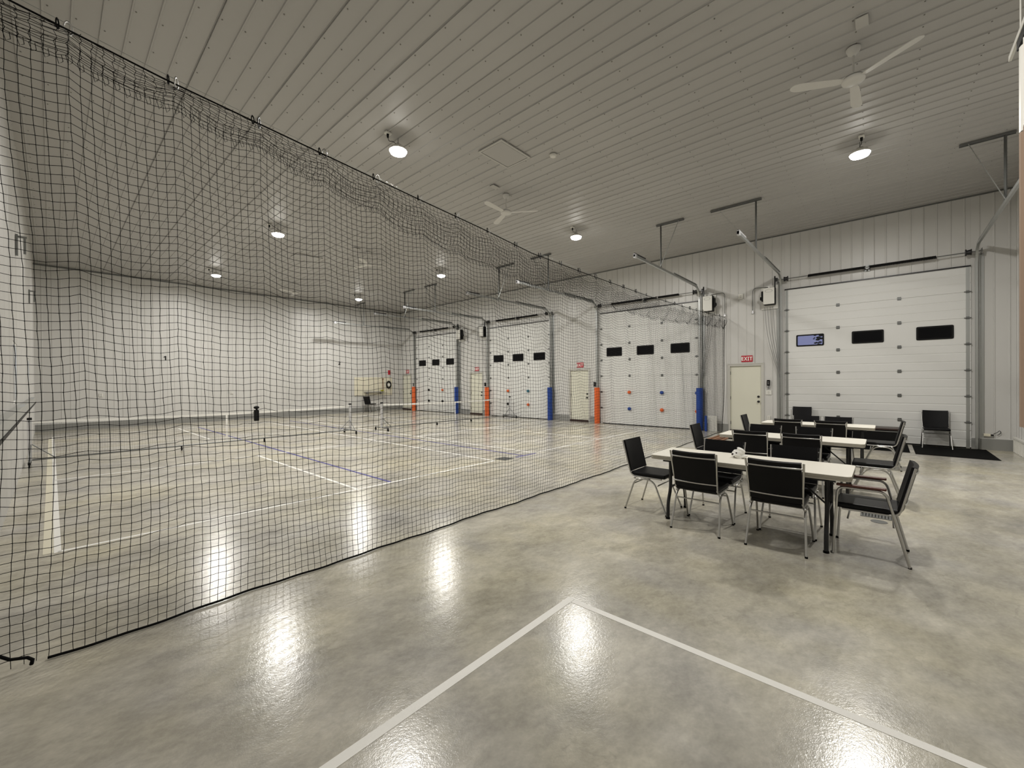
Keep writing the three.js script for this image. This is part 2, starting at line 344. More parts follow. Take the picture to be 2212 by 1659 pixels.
// ---------------------------------------------------------------- overhead doors
const ORD = ['farthest overhead door', 'second-farthest overhead door', 'second-nearest overhead door', 'nearest overhead door'];
const SEC = 0.61;
const glassPane = new THREE.MeshPhysicalMaterial({ color: new THREE.Color().setRGB(0.55, 0.52, 0.6), roughness: 0.02, transmission: 1, thickness: 0, ior: 1.45 });
{
  const grooves = [[0, 0.004], [0.002, 0]];
  const prof = [[0.05, 0], [0.012, 0], [0.004, 0.002], [0, 0.006]];
  for (const y of [SEC / 3, SEC * 2 / 3]) prof.push([0, y - 0.016], [0.005, y - 0.008], [0.005, y + 0.008], [0, y + 0.016]);
  prof.push([0, SEC - 0.006], [0.004, SEC - 0.002], [0.012, SEC], [0.05, SEC]);
  const plain = clean(prism(prof.map(([x, y]) => [x, y]), DOOR_W).translate(0, 0, -DOOR_W / 2));
  const wShape = new THREE.Shape(rrect(DOOR_W, SEC, 0.002, 1).map(([x, y]) => new THREE.Vector2(x, y + SEC / 2)));
  const WW = 0.64, WH = 0.33, WY = 0.31;
  for (const c of [-1.235, 0, 1.235]) wShape.holes.push(new THREE.Path(rrect(WW - 0.04, WH - 0.04, 0.03, 3).map(([x, y]) => new THREE.Vector2(x + c, y + WY))));
  const windowed = clean(new THREE.ExtrudeGeometry(wShape, { depth: 0.046, bevelEnabled: false, curveSegments: 4 }).rotateY(-Math.PI / 2).translate(0.048, 0, 0));
  const hinge = join([box(0.006, 0.085, 0.075, -0.003), box(0.02, 0.026, 0.085, -0.012), box(0.014, 0.008, 0.05, -0.012, 0.03), box(0.014, 0.008, 0.05, -0.012, -0.03)]);
  const endHinge = join([box(0.008, 0.07, 0.06, -0.004), cyl(0.011, 0.011, 0.12, 8).rotateX(Math.PI / 2).translate(-0.018, 0, 0)]);
  const stile = clean(box(0.006, SEC - 0.01, 0.06, -0.003, SEC / 2, 0));
  const ball = clean(new THREE.IcosahedronGeometry(0.062, 2).scale(0.75, 1, 1.1));
  const caps = { 0: [[2, 'l', M.black], [2, 'r', M.orange], [1, 'l', M.black], [1, 'r', M.black], [2, 'e', M.blue]], 1: [[2, 'l', M.orange], [2, 'r', M.teal], [1, 'l', M.black], [1, 'r', M.orange], [2, 'e', M.blue], [1, 'e', M.blue]], 2: [[2, 'l', M.orange], [2, 'r', M.blue], [1, 'l', M.blue], [1, 'r', M.orange], [2, 'e', M.blue], [1, 'e', M.orange]], 3: [] };
  DOOR_Z.forEach((zc, d) => {
    const door = struct(`door_${d + 1}`, null, null, `white sectional overhead door with three windows, the ${ORD[d]}`);
    door.position.set(XD - 0.025, 0, zc);
    for (let k = 0; k < 7; k++) {
      const s = mesh('section', k === 4 ? windowed : plain, M.doorPanel, door); s.position.y = k * SEC;
      for (const q of [-1, 1]) { const e = mesh('end_stile', stile, d === 3 ? M.galv : M.doorPanel, s); e.position.z = q * (DOOR_W / 2 - 0.05); }
      if (k > 0) {
        for (const q of [-0.61, 0.61]) { const h = mesh('hinge', hinge, M.darkGalv, s); h.position.set(0, 0, q); }
        for (const q of [-1, 1]) { const h = mesh('roller_hinge', endHinge, M.darkGalv, s); h.position.set(0, 0, q * (DOOR_W / 2 - 0.05)); }
        for (const [row, side, m] of caps[d]) if (row === k) { const b = mesh('foam_ball', ball, m, s); b.position.set(-0.05, 0, side === 'l' ? -0.61 : side === 'r' ? 0.61 : DOOR_W / 2 - 0.03); tag(b, 'coloured foam ball over a hinge'); }
      }
      if (k === 4) for (const c of [-1.235, 0, 1.235]) {
        const clear = d === 3 && c < -1;
        const fr = new THREE.Shape(rrect(WW, WH, 0.03, 3).map(([x, y]) => new THREE.Vector2(x, y)));
        fr.holes.push(new THREE.Path(rrect(WW - 0.07, WH - 0.07, 0.02, 3).map(([x, y]) => new THREE.Vector2(x, y))));
        const f = mesh('window_frame', [new THREE.ExtrudeGeometry(fr, { depth: 0.014, bevelEnabled: false }).rotateY(-Math.PI / 2)], M.black, s); f.position.set(0, WY, c);
        const p = mesh('window_pane', [clean(new THREE.ExtrudeGeometry(new THREE.Shape(rrect(WW - 0.05, WH - 0.05, 0.02, 3).map(([x, y]) => new THREE.Vector2(x, y))), { depth: 0.004, bevelEnabled: false }).rotateY(-Math.PI / 2))], clear ? glassPane : M.blackGloss, s);
        p.position.set(clear ? 0.024 : -0.002, WY, c);
      }
    }
    mesh('bottom_seal', [box(0.05, 0.03, DOOR_W, 0.02, 0.013, 0)], M.rubber, door);
    mesh('top_strut', [box(0.03, 0.03, DOOR_W, -0.012, DOOR_H - 0.012, 0)], M.blackSteel, door);
  });
}
// tracks, springs, openers
const TRACK_H = 4.68, TRACK_END = 9.5, TX = XD - 0.13;
const angle = (len, w, t) => [box(w, len, t, w / 2 - t / 2, len / 2, 0), box(t, len, w, 0, len / 2, w / 2)];
DOOR_Z.forEach((zc, d) => {
  for (const q of [-1, 1]) {
    const side = q < 0 ? 'left' : 'right', z = zc + q * (DOOR_W / 2 + 0.075);
    const t = thing('door_track', `galvanized steel track with curved top on the ${side} of the ${ORD[d]}`, 'track', [0, 0, z], 0, 'overhead door tracks');
    const R = 0.38, y1 = TRACK_H - R, pts = [[TX, 0.02, 0], [TX, y1, 0]];
    for (let i = 1; i <= 10; i++) { const a = i / 10 * Math.PI / 2; pts.push([TX - R * (1 - Math.cos(a)), y1 + R * Math.sin(a), 0]); }
    pts.push([TRACK_END, TRACK_H, 0]);
    const chan = (path, hw, hd) => {                               // rectangular channel swept in the x,y plane
      const pos = [], N = path.length, ring = (i) => {
        const a = path[Math.max(0, i - 1)], b = path[Math.min(N - 1, i + 1)], l = Math.hypot(b[0] - a[0], b[1] - a[1]), nx = -(b[1] - a[1]) / l, ny = (b[0] - a[0]) / l;
        return [[1, 1], [-1, 1], [-1, -1], [1, -1]].map(([u, v]) => [path[i][0] + nx * hw * u, path[i][1] + ny * hw * u, hd * v]);
      };
      const quad = (a, b, c, e) => pos.push(...a, ...b, ...c, ...a, ...c, ...e);
      let p = ring(0); quad(p[0], p[1], p[2], p[3]);
      for (let i = 1; i < N; i++) { const n = ring(i); for (let k = 0; k < 4; k++) quad(p[k], n[k], n[(k + 1) % 4], p[(k + 1) % 4]); p = n; }
      quad(p[3], p[2], p[1], p[0]);
      const g = new THREE.BufferGeometry(); g.setAttribute('position', new THREE.Float32BufferAttribute(pos, 3)); g.computeVertexNormals(); return g;
    };
    mesh('vertical_rail', [chan(pts.slice(0, 2), 0.028, 0.022)], M.galv, t);
    mesh('curved_rail', [chan(pts.slice(1, 12), 0.028, 0.022)], M.galv, t);
    mesh('horizontal_rail', [chan([pts[11], [TRACK_END, TRACK_H, 0]], 0.03, 0.02)], M.galv, t);
    mesh('wall_angle', [span(TX + 0.03, XD - 0.002, 0.0, 4.5, q * 0.05 - 0.004, q * 0.05 + 0.004), span(XD - 0.02, XD - 0.012, 0.0, 4.5, q > 0 ? 0.05 : -0.13, q > 0 ? 0.13 : -0.05)], M.galv, t);
    mesh('rail_angle', [span(TX - 2.2, TX - 0.3, TRACK_H + 0.03, TRACK_H + 0.075, -0.004, 0.004), span(TX - 2.2, TX - 0.3, TRACK_H + 0.03, TRACK_H + 0.036, 0, 0.04)], M.darkGalv, t);
    mesh('push_spring', [pipe([[TRACK_END + 0.02, TRACK_H + 0.055, 0], [TRACK_END + 0.62, TRACK_H + 0.055, 0]], 0.02, 0, 8)], d === 3 && q < 0 ? M.aluminium : M.blackSteel, t);
    mesh('end_bracket', [box(0.1, 0.09, 0.05, TRACK_END + 0.05, TRACK_H, 0)], M.aluminium, t);
    // hanger from the ceiling
    const hx = 11.1, out = -q, far = d === 3 ? (q < 0 ? 1.0 : 0.55) : (d === 2 && q > 0 ? 0.62 : 0.75), dirn = q < 0 && d === 3 ? -1 : d === 2 && q > 0 ? 1 : d === 3 ? -1 : q;
    mesh('ceiling_bar', [span(hx - 0.02, hx + 0.02, HC - 0.045, HC - 0.012, Math.min(-0.12 * dirn, far * dirn), Math.max(-0.12 * dirn, far * dirn)), span(hx + 0.016, hx + 0.02, HC - 0.06, HC - 0.012, Math.min(-0.12 * dirn, far * dirn), Math.max(-0.12 * dirn, far * dirn))], M.darkGalv, t);
    mesh('hanger', [span(hx - 0.018, hx + 0.018, TRACK_H + 0.02, HC - 0.04, -0.003, 0.003), span(hx + 0.014, hx + 0.018, TRACK_H + 0.02, HC - 0.04, -0.02, 0.02)], M.darkGalv, t);
    { const L = Math.hypot(HC - 0.045 - TRACK_H - 0.03, far * 0.8), b = box(0.03, L, 0.006); b.rotateX(Math.atan2(far * 0.8 * dirn, HC - 0.045 - TRACK_H - 0.03)); b.translate(hx - 0.03, (HC - 0.045 + TRACK_H + 0.03) / 2, far * 0.4 * dirn); mesh('brace', [b], M.galv, t); }
  }
  // torsion shaft
  const s = thing('torsion_spring_shaft', `black torsion springs on a shaft above the ${ORD[d]}`, 'spring', [XD - 0.17, 4.545, zc], 0, 'torsion springs above the overhead doors');
  mesh('shaft', [cyl(0.013, 0.013, 4.0, 10).rotateX(Math.PI / 2)], M.darkGalv, s);
  for (const q of [-1, 1]) {
    mesh('spring', [(() => { const p = []; for (let i = 0; i <= 220; i++) { const a = i / 220; p.push(V(Math.cos(i * 1.256) * 0.034, Math.sin(i * 1.256) * 0.034, q * (0.04 + a * 1.22))); } return sweep([p], 0.011, 4, true); })(), cyl(0.03, 0.03, 1.2, 10).rotateX(Math.PI / 2).translate(0, 0, q * 0.65)], M.black, s);
    mesh('cable_drum', [cyl(0.075, 0.075, 0.02, 18).rotateX(Math.PI / 2).translate(0, 0, q * 1.735), cyl(0.06, 0.05, 0.07, 18).rotateX(q * Math.PI / 2).translate(0, 0, q * 1.775), cyl(0.07, 0.07, 0.014, 18).rotateX(Math.PI / 2).translate(0, 0, q * 1.82)], M.blackSteel, s);
    mesh('end_plate', [box(0.14, 0.13, 0.012, 0.07, 0, q * 1.99)], M.darkGalv, s);
  }
  mesh('centre_bracket', [box(0.14, 0.1, 0.03, 0.065, 0, 0), box(0.012, 0.16, 0.12, 0.14, 0, 0)], M.darkGalv, s);
  // opener on a backboard
  const q = d === 0 || d === 2 ? 1 : -1;
  const o = thing('door_opener', `white and black wall opener with oval emblem beside the ${ORD[d]}`, 'door opener', [XD - 0.012, 4.1, zc + q * (DOOR_W / 2 + 0.36)], 0, 'overhead door openers');
  mesh('backboard', [span(-0.03, -0.012, -0.36, 0.34, -0.235, 0.2)], M.white, o);
  mesh('motor_body', [rbox(0.2, 0.5, 0.30, 0.02, -0.14, 0.0, 0), rbox(0.1, 0.3, 0.1, 0.02, -0.14, 0.02, q * 0.16), cyl(0.05, 0.05, 0.12, 14).rotateX(Math.PI / 2).translate(-0.14, -0.04, q * 0.18)], M.black, o);
  const cov = mesh('front_cover', [rbox(0.03, 0.48, 0.285, 0.012, -0.252, 0.0, 0)], M.white, o);
  mesh('emblem', [new THREE.ExtrudeGeometry(new THREE.Shape(new THREE.EllipseCurve(0, 0, 0.108, 0.055, 0, 6.2832).getPoints(28).slice(0, -1)), { depth: 0.003, bevelEnabled: false }).rotateY(-Math.PI / 2).translate(-0.2675, 0.145, 0)], M.black, cov);
  mesh('emblem_rim', [new THREE.TorusGeometry(1, 0.045, 4, 28).scale(0.092, 0.041, 0.03).rotateY(Math.PI / 2).translate(-0.2712, 0.145, 0)], M.gray, cov);
  mesh('drive_chain_guard', [box(0.05, 0.42, 0.03, -0.16, 0.36, -q * 0.14), box(0.09, 0.09, 0.05, -0.16, 0.46, -q * 0.17)], M.blackSteel, o);
  mesh('conduit', [pipe([[-0.1, 0.25, q * 0.03], [-0.06, 0.3, q * 0.08], [-0.05, 0.32, q * 0.40], [-0.04, 0.26, q * 0.46], [-0.04, -0.38, q * 0.46]], 0.011, 0.08, 6)], M.darkGalv, o);
  mesh('conduit_box', [cyl(0.02, 0.02, 0.05, 10, -0.04, -0.38, q * 0.46), rbox(0.05, 0.05, 0.06, 0.01, -0.035, -0.42, q * 0.46)], M.aluminium, o);
  mesh('conduit_fitting', [cyl(0.02, 0.02, 0.05, 10, -0.1, 0.26, q * 0.02)], M.aluminium, o);
  for (let k = 0; k < 4; k++) {                                      // pull chains gathered on a hook beside the track
    const z0 = q * (0.13 - k * 0.07), e = -q * 0.26;
    mesh('pull_chain', [pipe([[-0.13, -0.3, z0], [-0.12, -1.1 - k * 0.05, z0 - q * 0.05], [-0.1, -2.1, e + q * (0.1 - k * 0.03)], [-0.08, -2.5, e], [-0.08, -2.75 - k * 0.2, e + q * 0.01 * k]], 0.006, 0.6, 4, 8)], M.gray, o);
  }
});
// foam pads on the track feet of the three far doors
for (let d = 0; d < 3; d++) for (const q of [-1, 1]) {
  const t = thing('foam_track_pad', `${q < 0 ? 'orange' : 'blue'} foam pad around the ${q < 0 ? 'left' : 'right'} track of the ${ORD[d]}`, 'foam pad', [TX - 0.045, 0, DOOR_Z[d] + q * (DOOR_W / 2 + 0.075)], 0, 'foam pads on the door tracks');
  const arc = []; for (let i = 0; i <= 12; i++) { const a = (90 + 180 * i / 12) * D2R; arc.push([Math.cos(a) * 0.115, Math.sin(a) * 0.095]); }
  arc.push([0.05, -0.095], [0.05, -0.03], [0.012, -0.03], [0.012, 0.03], [0.05, 0.03], [0.05, 0.095]);
  const g = prism(arc, 0.69).rotateX(-Math.PI / 2);
  mesh('pad', [g.clone().translate(0, 0.004, 0)], q < 0 ? M.orange : M.blue, t); mesh('pad', [g.clone().translate(0, 0.7, 0)], q < 0 ? M.orange : M.blue, t);
}
// ---------------------------------------------------------------- walk doors with signs
const font = await new FontLoader().loadAsync('fonts/droid/droid_sans_bold.typeface.json');
const text = (s, size, depth) => { const g = new TextGeometry(s, { font, size, depth, curveSegments: 4, bevelEnabled: false }); g.computeBoundingBox(); const b = g.boundingBox; return g.translate(-(b.min.x + b.max.x) / 2, -(b.min.y + b.max.y) / 2, 0); };
const PORD = ['walk door in the far corner', 'walk door left of the second-farthest overhead door', 'walk door left of the second-nearest overhead door', 'walk door left of the nearest overhead door'];
PASS_Z.forEach((zc, d) => {
  const t = struct(`door_${d + 5}`, null, null, `cream steel ${PORD[d]}`);
  t.position.set(XD, 0, zc);
  mesh('frame', [span(-0.02, 0.11, 0, PH, -PW / 2, -PW / 2 + 0.05), span(-0.02, 0.11, 0, PH, PW / 2 - 0.05, PW / 2), span(-0.02, 0.11, PH - 0.055, PH, -PW / 2 + 0.05, PW / 2 - 0.05)], M.frame, t);
  mesh('casing', [span(-0.028, -0.004, 0, PH + 0.03, -PW / 2 - 0.025, -PW / 2), span(-0.028, -0.004, 0, PH + 0.03, PW / 2, PW / 2 + 0.025), span(-0.034, -0.004, PH, PH + 0.03, -PW / 2, PW / 2)], M.frame, t);
  const leaf = mesh('door_leaf', [rbox(0.045, 1.99, PW - 0.1, 0.002, 0.055, 0.083 + 0.995, 0)], M.passDoor, t);
  for (const y of [0.3, 1.08, 1.86]) mesh('hinge', [cyl(0.012, 0.012, 0.1, 8, 0.026, y, -PW / 2 + 0.053)], M.darkGalv, leaf);
  mesh('deadbolt', [cyl(0.032, 0.035, 0.03, 16).rotateZ(Math.PI / 2).translate(0.02, 1.13, PW / 2 - 0.13)], M.blackSteel, leaf);
  mesh('door_knob', [cyl(0.034, 0.034, 0.012, 16).rotateZ(Math.PI / 2).translate(0.026, 0.98, PW / 2 - 0.13), new THREE.SphereGeometry(0.03, 14, 10).scale(0.8, 1, 1).translate(-0.02, 0.98, PW / 2 - 0.13), cyl(0.014, 0.014, 0.05, 10).rotateZ(Math.PI / 2).translate(0, 0.98, PW / 2 - 0.13)], M.blackSteel, leaf);
  mesh('threshold', [span(-0.06, 0.11, 0, 0.085, -PW / 2 + 0.05, PW / 2 - 0.05)], M.darkWood, t);
  const s = thing('exit_sign', ['red EXIT sign above the walk door in the far corner', 'red EXIT sign left of the second-farthest overhead door', 'red EXIT sign left of the second-nearest overhead door', 'red EXIT sign above the nearest walk door'][d], 'sign', [XD - 0.014, 2.295, zc + 0.05], -Math.PI / 2, 'EXIT signs over the walk doors');
  mesh('sign_plate', [rbox(0.31, 0.195, 0.02, 0.004)], M.red, s);
  const l = mesh('lettering', [text('EXIT', 0.115, 0.004).scale(0.92, 1, 1).translate(0, 0, 0.0095)], M.line, s); tag(l, 'white word EXIT');
});
// wall switch gear
function plate(name, label, cat, y, z, w, h, dd, m, extra) {
  const t = thing(name, label, cat, [XD - 0.012, y, z], -Math.PI / 2); mesh('cover', [rbox(w, h, dd, 0.006, 0, 0, dd / 2)], m, t);
  mesh('button', [box(w * 0.3, h * 0.16, 0.006, 0, h * 0.15, dd + 0.002), box(w * 0.3, h * 0.16, 0.006, 0, -h * 0.15, dd + 0.002)], extra, t); return t;
}
plate('door_control', 'black push button box right of the nearest walk door', 'control box', 1.55, -2.6, 0.075, 0.17, 0.06, M.black, M.gray);
plate('key_switch', 'small grey key switch under the black push button box', 'switch', 1.41, -2.6, 0.06, 0.06, 0.04, M.gray, M.black);
plate('light_switch', 'white double light switch right of the nearest walk door', 'switch', 1.26, -2.6, 0.155, 0.13, 0.012, M.white, M.frame);
plate('wall_outlet', 'white wall outlet low on the wall behind the farthest table', 'outlet', 0.51, -2.6, 0.08, 0.12, 0.03, M.white, M.frame);
plate('door_control', 'black push button box beside the left track of the second-nearest overhead door', 'control box', 1.52, -8.52, 0.075, 0.17, 0.06, M.black, M.gray);
plate('door_control', 'black push button box beside the left track of the second-farthest overhead door', 'control box', 1.52, -14.68, 0.075, 0.17, 0.06, M.black, M.gray);
plate('door_control', 'black push button box beside the left track of the farthest overhead door', 'control box', 1.52, -20.7, 0.075, 0.17, 0.06, M.black, M.gray);
plate('notice_plate', 'small white plate high on the wall between the two nearest overhead doors', 'plate', 4.23, -3.34, 0.14, 0.16, 0.008, M.white, M.frame);
{
  const t = thing('photo_eye_sensor', 'small cream sensor with cord at the right foot of the nearest overhead door', 'sensor', [XD - 0.05, 0.34, 1.72]);
  mesh('housing', [rbox(0.06, 0.06, 0.11, 0.01)], M.cream, t); mesh('lens', [cyl(0.018, 0.018, 0.05, 12).rotateX(Math.PI / 2).translate(0, 0, 0.075)], M.black, t);
  mesh('cord', [pipe([[0.02, 0.03, 0.1], [0, 0.07, 0.16], [0.01, 0.12, 0.19], [0.02, 0.06, 0.22], [0.02, 0.0, 0.16]], 0.005, 0.05)], M.black, t);
}
// ---------------------------------------------------------------- lamps
const LAMPS = [[4.13, -18.45, 'far ceiling lamp nearest the left wall'], [9.95, -18.85, 'farthest ceiling lamp near the farthest overhead door'], [4.14, -12.2, 'second ceiling lamp of the left row, over the nearer court net'], [9.88, -12.45, 'ceiling lamp in line with the second-farthest overhead door'], [4.08, -6.3, 'big bright ceiling lamp left of the ceiling hatch'], [9.85, -6.42, 'ceiling lamp in line with the second-nearest overhead door'], [9.72, -0.335, 'ceiling lamp over the tables, below the nearest fan'], [4.08, -0.335, 'ceiling lamp above the camera, added unseen to fill the near floor', 0.42]];  // last lamp is out of view, added at reduced power as floor fill
const lensMat = new THREE.MeshStandardMaterial({ color: 0xffffff, roughness: 0.5, emissive: new THREE.Color().setRGB(1, 0.97, 0.9), emissiveIntensity: 14 });
for (const [x, z, label, dim = 1] of LAMPS) {
  const t = thing('ceiling_lamp', `round high bay ${label}`, 'lamp', [x, 5.66, z], 0, 'high bay ceiling lamps');
  mesh('housing', [new THREE.LatheGeometry([[0, 0.115], [0.05, 0.115], [0.06, 0.07], [0.125, 0.06], [0.15, 0.03], [0.155, 0.005], [0.14, 0.005]].map(([a, b]) => new THREE.Vector2(a, b)), 28)], M.white, t);
  mesh('lens', [new THREE.LatheGeometry([[0, -0.06], [0.08, -0.055], [0.13, -0.035], [0.15, 0.004]].map(([a, b]) => new THREE.Vector2(a, b)), 28)], lensMat, t);
  mesh('hook', [new THREE.TorusGeometry(0.02, 0.004, 6, 16).translate(0, 0.135, 0), pipe([[0, 0.15, 0], [0, HC - 5.66 - 0.012, 0]], 0.005, 0)], M.darkGalv, t);
  mesh('outlet_box', [rbox(0.11, 0.03, 0.08, 0.006, -0.22, HC - 5.66 - 0.027, 0.03)], M.white, t);
  mesh('plug', [cyl(0.022, 0.016, 0.06, 10, -0.22, HC - 5.66 - 0.07, 0.03)], M.black, t);
  mesh('cord', [pipe([[-0.22, HC - 5.66 - 0.1, 0.03], [-0.2, 0.08, 0.03], [-0.1, 0.13, 0.01], [-0.03, 0.1, 0]], 0.005, 0.06)], M.black, t);
  const l = new THREE.RectAreaLight(LAMP_COLOR, LAMP_POWER * dim, 0.26, 0.26);
  l.position.set(0, -0.064, 0); l.rotation.x = -Math.PI / 2; l.name = 'lamp_light'; t.add(l);
}
// ---------------------------------------------------------------- ceiling fans, hatches, detector
[[6.93, -0.3, 0, 'nearest white ceiling fan, upper right'], [6.95, -6.4, 55, 'white ceiling fan beside the near ceiling hatch'], [6.95, -12.5, 20, 'white ceiling fan behind the net, third from the camera'], [6.95, -18.6, 40, 'farthest white ceiling fan near the end wall']].forEach(([x, z, rot, label], k) => {
  const t = thing('ceiling_fan', `${label}`, 'fan', [x, HC, z], 0, 'white three-blade ceiling fans');
  mesh('canopy', [new THREE.LatheGeometry([[0.075, -0.013], [0.075, -0.03], [0.06, -0.075], [0.03, -0.1], [0.014, -0.11]].map(([a, b]) => new THREE.Vector2(a, b)), 24)], M.fanWhite, t);
  mesh('downrod', [cyl(0.012, 0.012, 0.27, 10, 0, -0.235, 0)], M.fanWhite, t);
  mesh('motor', [new THREE.LatheGeometry([[0.012, -0.34], [0.04, -0.35], [0.05, -0.38], [0.105, -0.39], [0.125, -0.405], [0.12, -0.435], [0.06, -0.45], [0, -0.452]].map(([a, b]) => new THREE.Vector2(a, b)), 28)], M.fanWhite, t);
  mesh('motor_band', [cyl(0.107, 0.107, 0.008, 24, 0, -0.388, 0)], M.darkGalv, t);
  for (let b = 0; b < 3; b++) {
    const s = new THREE.Shape(); s.moveTo(0.1, -0.028); s.lineTo(0.18, -0.05); s.lineTo(0.60, -0.068); s.quadraticCurveTo(0.72, -0.065, 0.725, 0); s.quadraticCurveTo(0.72, 0.06, 0.60, 0.06); s.lineTo(0.18, 0.045); s.lineTo(0.1, 0.028); s.closePath();
    const g = new THREE.ExtrudeGeometry(s, { depth: 0.006, bevelEnabled: true, bevelSize: 0.002, bevelThickness: 0.002, bevelSegments: 1 }).rotateX(-Math.PI / 2).rotateX(11 * D2R).translate(0, -0.418, 0).rotateY(-(rot + b * 120) * D2R);
    mesh('blade', [g], M.fanWhite, t);
  }
  single('junction_plate', [rbox(0.2, 0.012, 0.12, 0.004, x - 0.47, HC - 0.03, z + 0.1)], M.ceilTrim, `small white ceiling cover plate next to ${['the nearest fan', 'the fan by the near hatch', 'the third fan from the camera', 'the farthest fan'][k]}`, 'cover plate', 'cover plates beside the fans');
});
[[5.3, 6.1, -5.57, -4.98, 'framed ceiling hatch between the nearest lamps'], [5.4, 6.24, -14.8, -14.23, 'framed ceiling hatch far behind the net']].forEach(([x0, x1, z0, z1, label]) => {
  const t = thing('ceiling_hatch', label, 'hatch', [(x0 + x1) / 2, HC, (z0 + z1) / 2], 0, 'ceiling hatches'), w = (x1 - x0) / 2, h = (z1 - z0) / 2;
  mesh('frame', [span(-w, w, -0.03, -0.012, -h, -h + 0.035), span(-w, w, -0.03, -0.012, h - 0.035, h), span(-w, -w + 0.035, -0.03, -0.012, -h + 0.035, h - 0.035), span(w - 0.035, w, -0.03, -0.012, -h + 0.035, h - 0.035)], M.ceilTrim, t);
  mesh('panel', [span(-w + 0.045, w - 0.045, -0.026, -0.012, -h + 0.045, h - 0.045)], M.steelCeil[0], t);
});
{
  const t = thing('smoke_detector', 'round white smoke detector right of the near ceiling hatch', 'detector', [6.33, HC - 0.012, -4.62]);
  mesh('base', [cyl(0.07, 0.07, 0.012, 24, 0, -0.006, 0)], M.frame, t); mesh('cover', [new THREE.LatheGeometry([[0, -0.05], [0.035, -0.048], [0.056, -0.035], [0.06, -0.012]].map(([a, b]) => new THREE.Vector2(a, b)), 24)], M.white, t);
}
// ---------------------------------------------------------------- far wall fittings
for (const [s, x, l] of [['1', 3.14, 'numeral one on the left half of the far end wall'], ['2', 10.47, 'numeral two on the right half of the far end wall']]) single('wall_number', [text(s, 0.17, 0.006).translate(x, 2.72, ZE + 0.014)], M.black, `black ${l}`, 'numeral');
single('pegboard', [rbox(2.36, 1.04, 0.03, 0.004, 12.48, 1.44, ZE + 0.03)], M.cream, 'cream board mounted on the far end wall near the corner', 'board');
single('wall_shelf', [span(11.85, 13.02, 1.10, 1.135, ZE + 0.046, ZE + 0.3), span(12.0, 12.03, 0.98, 1.10, ZE + 0.046, ZE + 0.22), span(12.85, 12.88, 0.98, 1.10, ZE + 0.046, ZE + 0.22)], M.gray, 'grey shelf on the cream board', 'shelf');
{
  const t = thing('hose_reel', 'black and white coiled reel at the right end of the cream board', 'reel', [13.42, 1.52, ZE + 0.05]);
  mesh('coil', [new THREE.TorusGeometry(0.14, 0.035, 8, 24).scale(1, 1.35, 1).translate(0, 0, 0.04)], M.black, t); mesh('hub', [cyl(0.09, 0.09, 0.06, 18).rotateX(Math.PI / 2).translate(0, 0, 0.03)], M.white, t);
}
single('tool_handle', [pipe([[13.05, 1.14, ZE + 0.12], [13.05, 1.85, ZE + 0.06]], 0.016, 0), rbox(0.1, 0.05, 0.04, 0.01, 13.05, 1.87, ZE + 0.07)], M.wood[0], 'wooden tool handle leaning on the cream board above the shelf', 'tool');
single('yellow_box', [rbox(0.14, 0.09, 0.12, 0.01, 12.94, 1.182, ZE + 0.17)], mat(0.42, 0.40, 0.03, 0.5), 'small yellow box on the grey wall shelf', 'box');
single('notice_sign', [rbox(0.16, 0.26, 0.012, 0.003, 13.5, 2.25, ZE + 0.022)], M.red, 'small red sign above the cream board', 'sign');
for (const [x, l] of [[1.26, 'white outlet on the end wall nearest the left corner'], [5.47, 'white outlet on the end wall below and right of numeral 1']]) { const t = thing('end_wall_outlet', l, 'outlet', [x, 1.25, ZE + 0.012]); mesh('cover', [rbox(0.1, 0.13, 0.02, 0.004, 0, 0, 0.01)], M.white, t); mesh('socket', [box(0.03, 0.03, 0.004, 0, 0.03, 0.021), box(0.03, 0.03, 0.004, 0, -0.03, 0.021)], M.gray, t); }
// left wall fittings
{
  const t = thing('wall_rail', 'long grey board with dark lower edge along the left wall', 'rail', [XL + 0.012, 1.22, -11.2]);
  mesh('board', [span(0, 0.09, -0.055, 0.075, -6.95, 6.95)], mat(0.38, 0.38, 0.36, 0.6), t); mesh('lower_edge', [span(0, 0.098, -0.09, -0.056, -6.95, 6.95)], M.black, t);
}
for (const [z, l] of [[-11.05, 'thin dark bracket high on the left wall above the nearer window'], [-17.2, 'thin dark bracket high on the left wall above the farther window']]) single('wall_bracket', [span(XL + 0.012, XL + 0.04, 3.86, 4.22, z - 0.03, z + 0.03), span(XL + 0.04, XL + 0.14, 4.17, 4.2, z - 0.02, z + 0.02), span(XL + 0.1, XL + 0.13, 3.9, 4.17, z - 0.015, z + 0.015)], M.darkGalv, l, 'bracket');

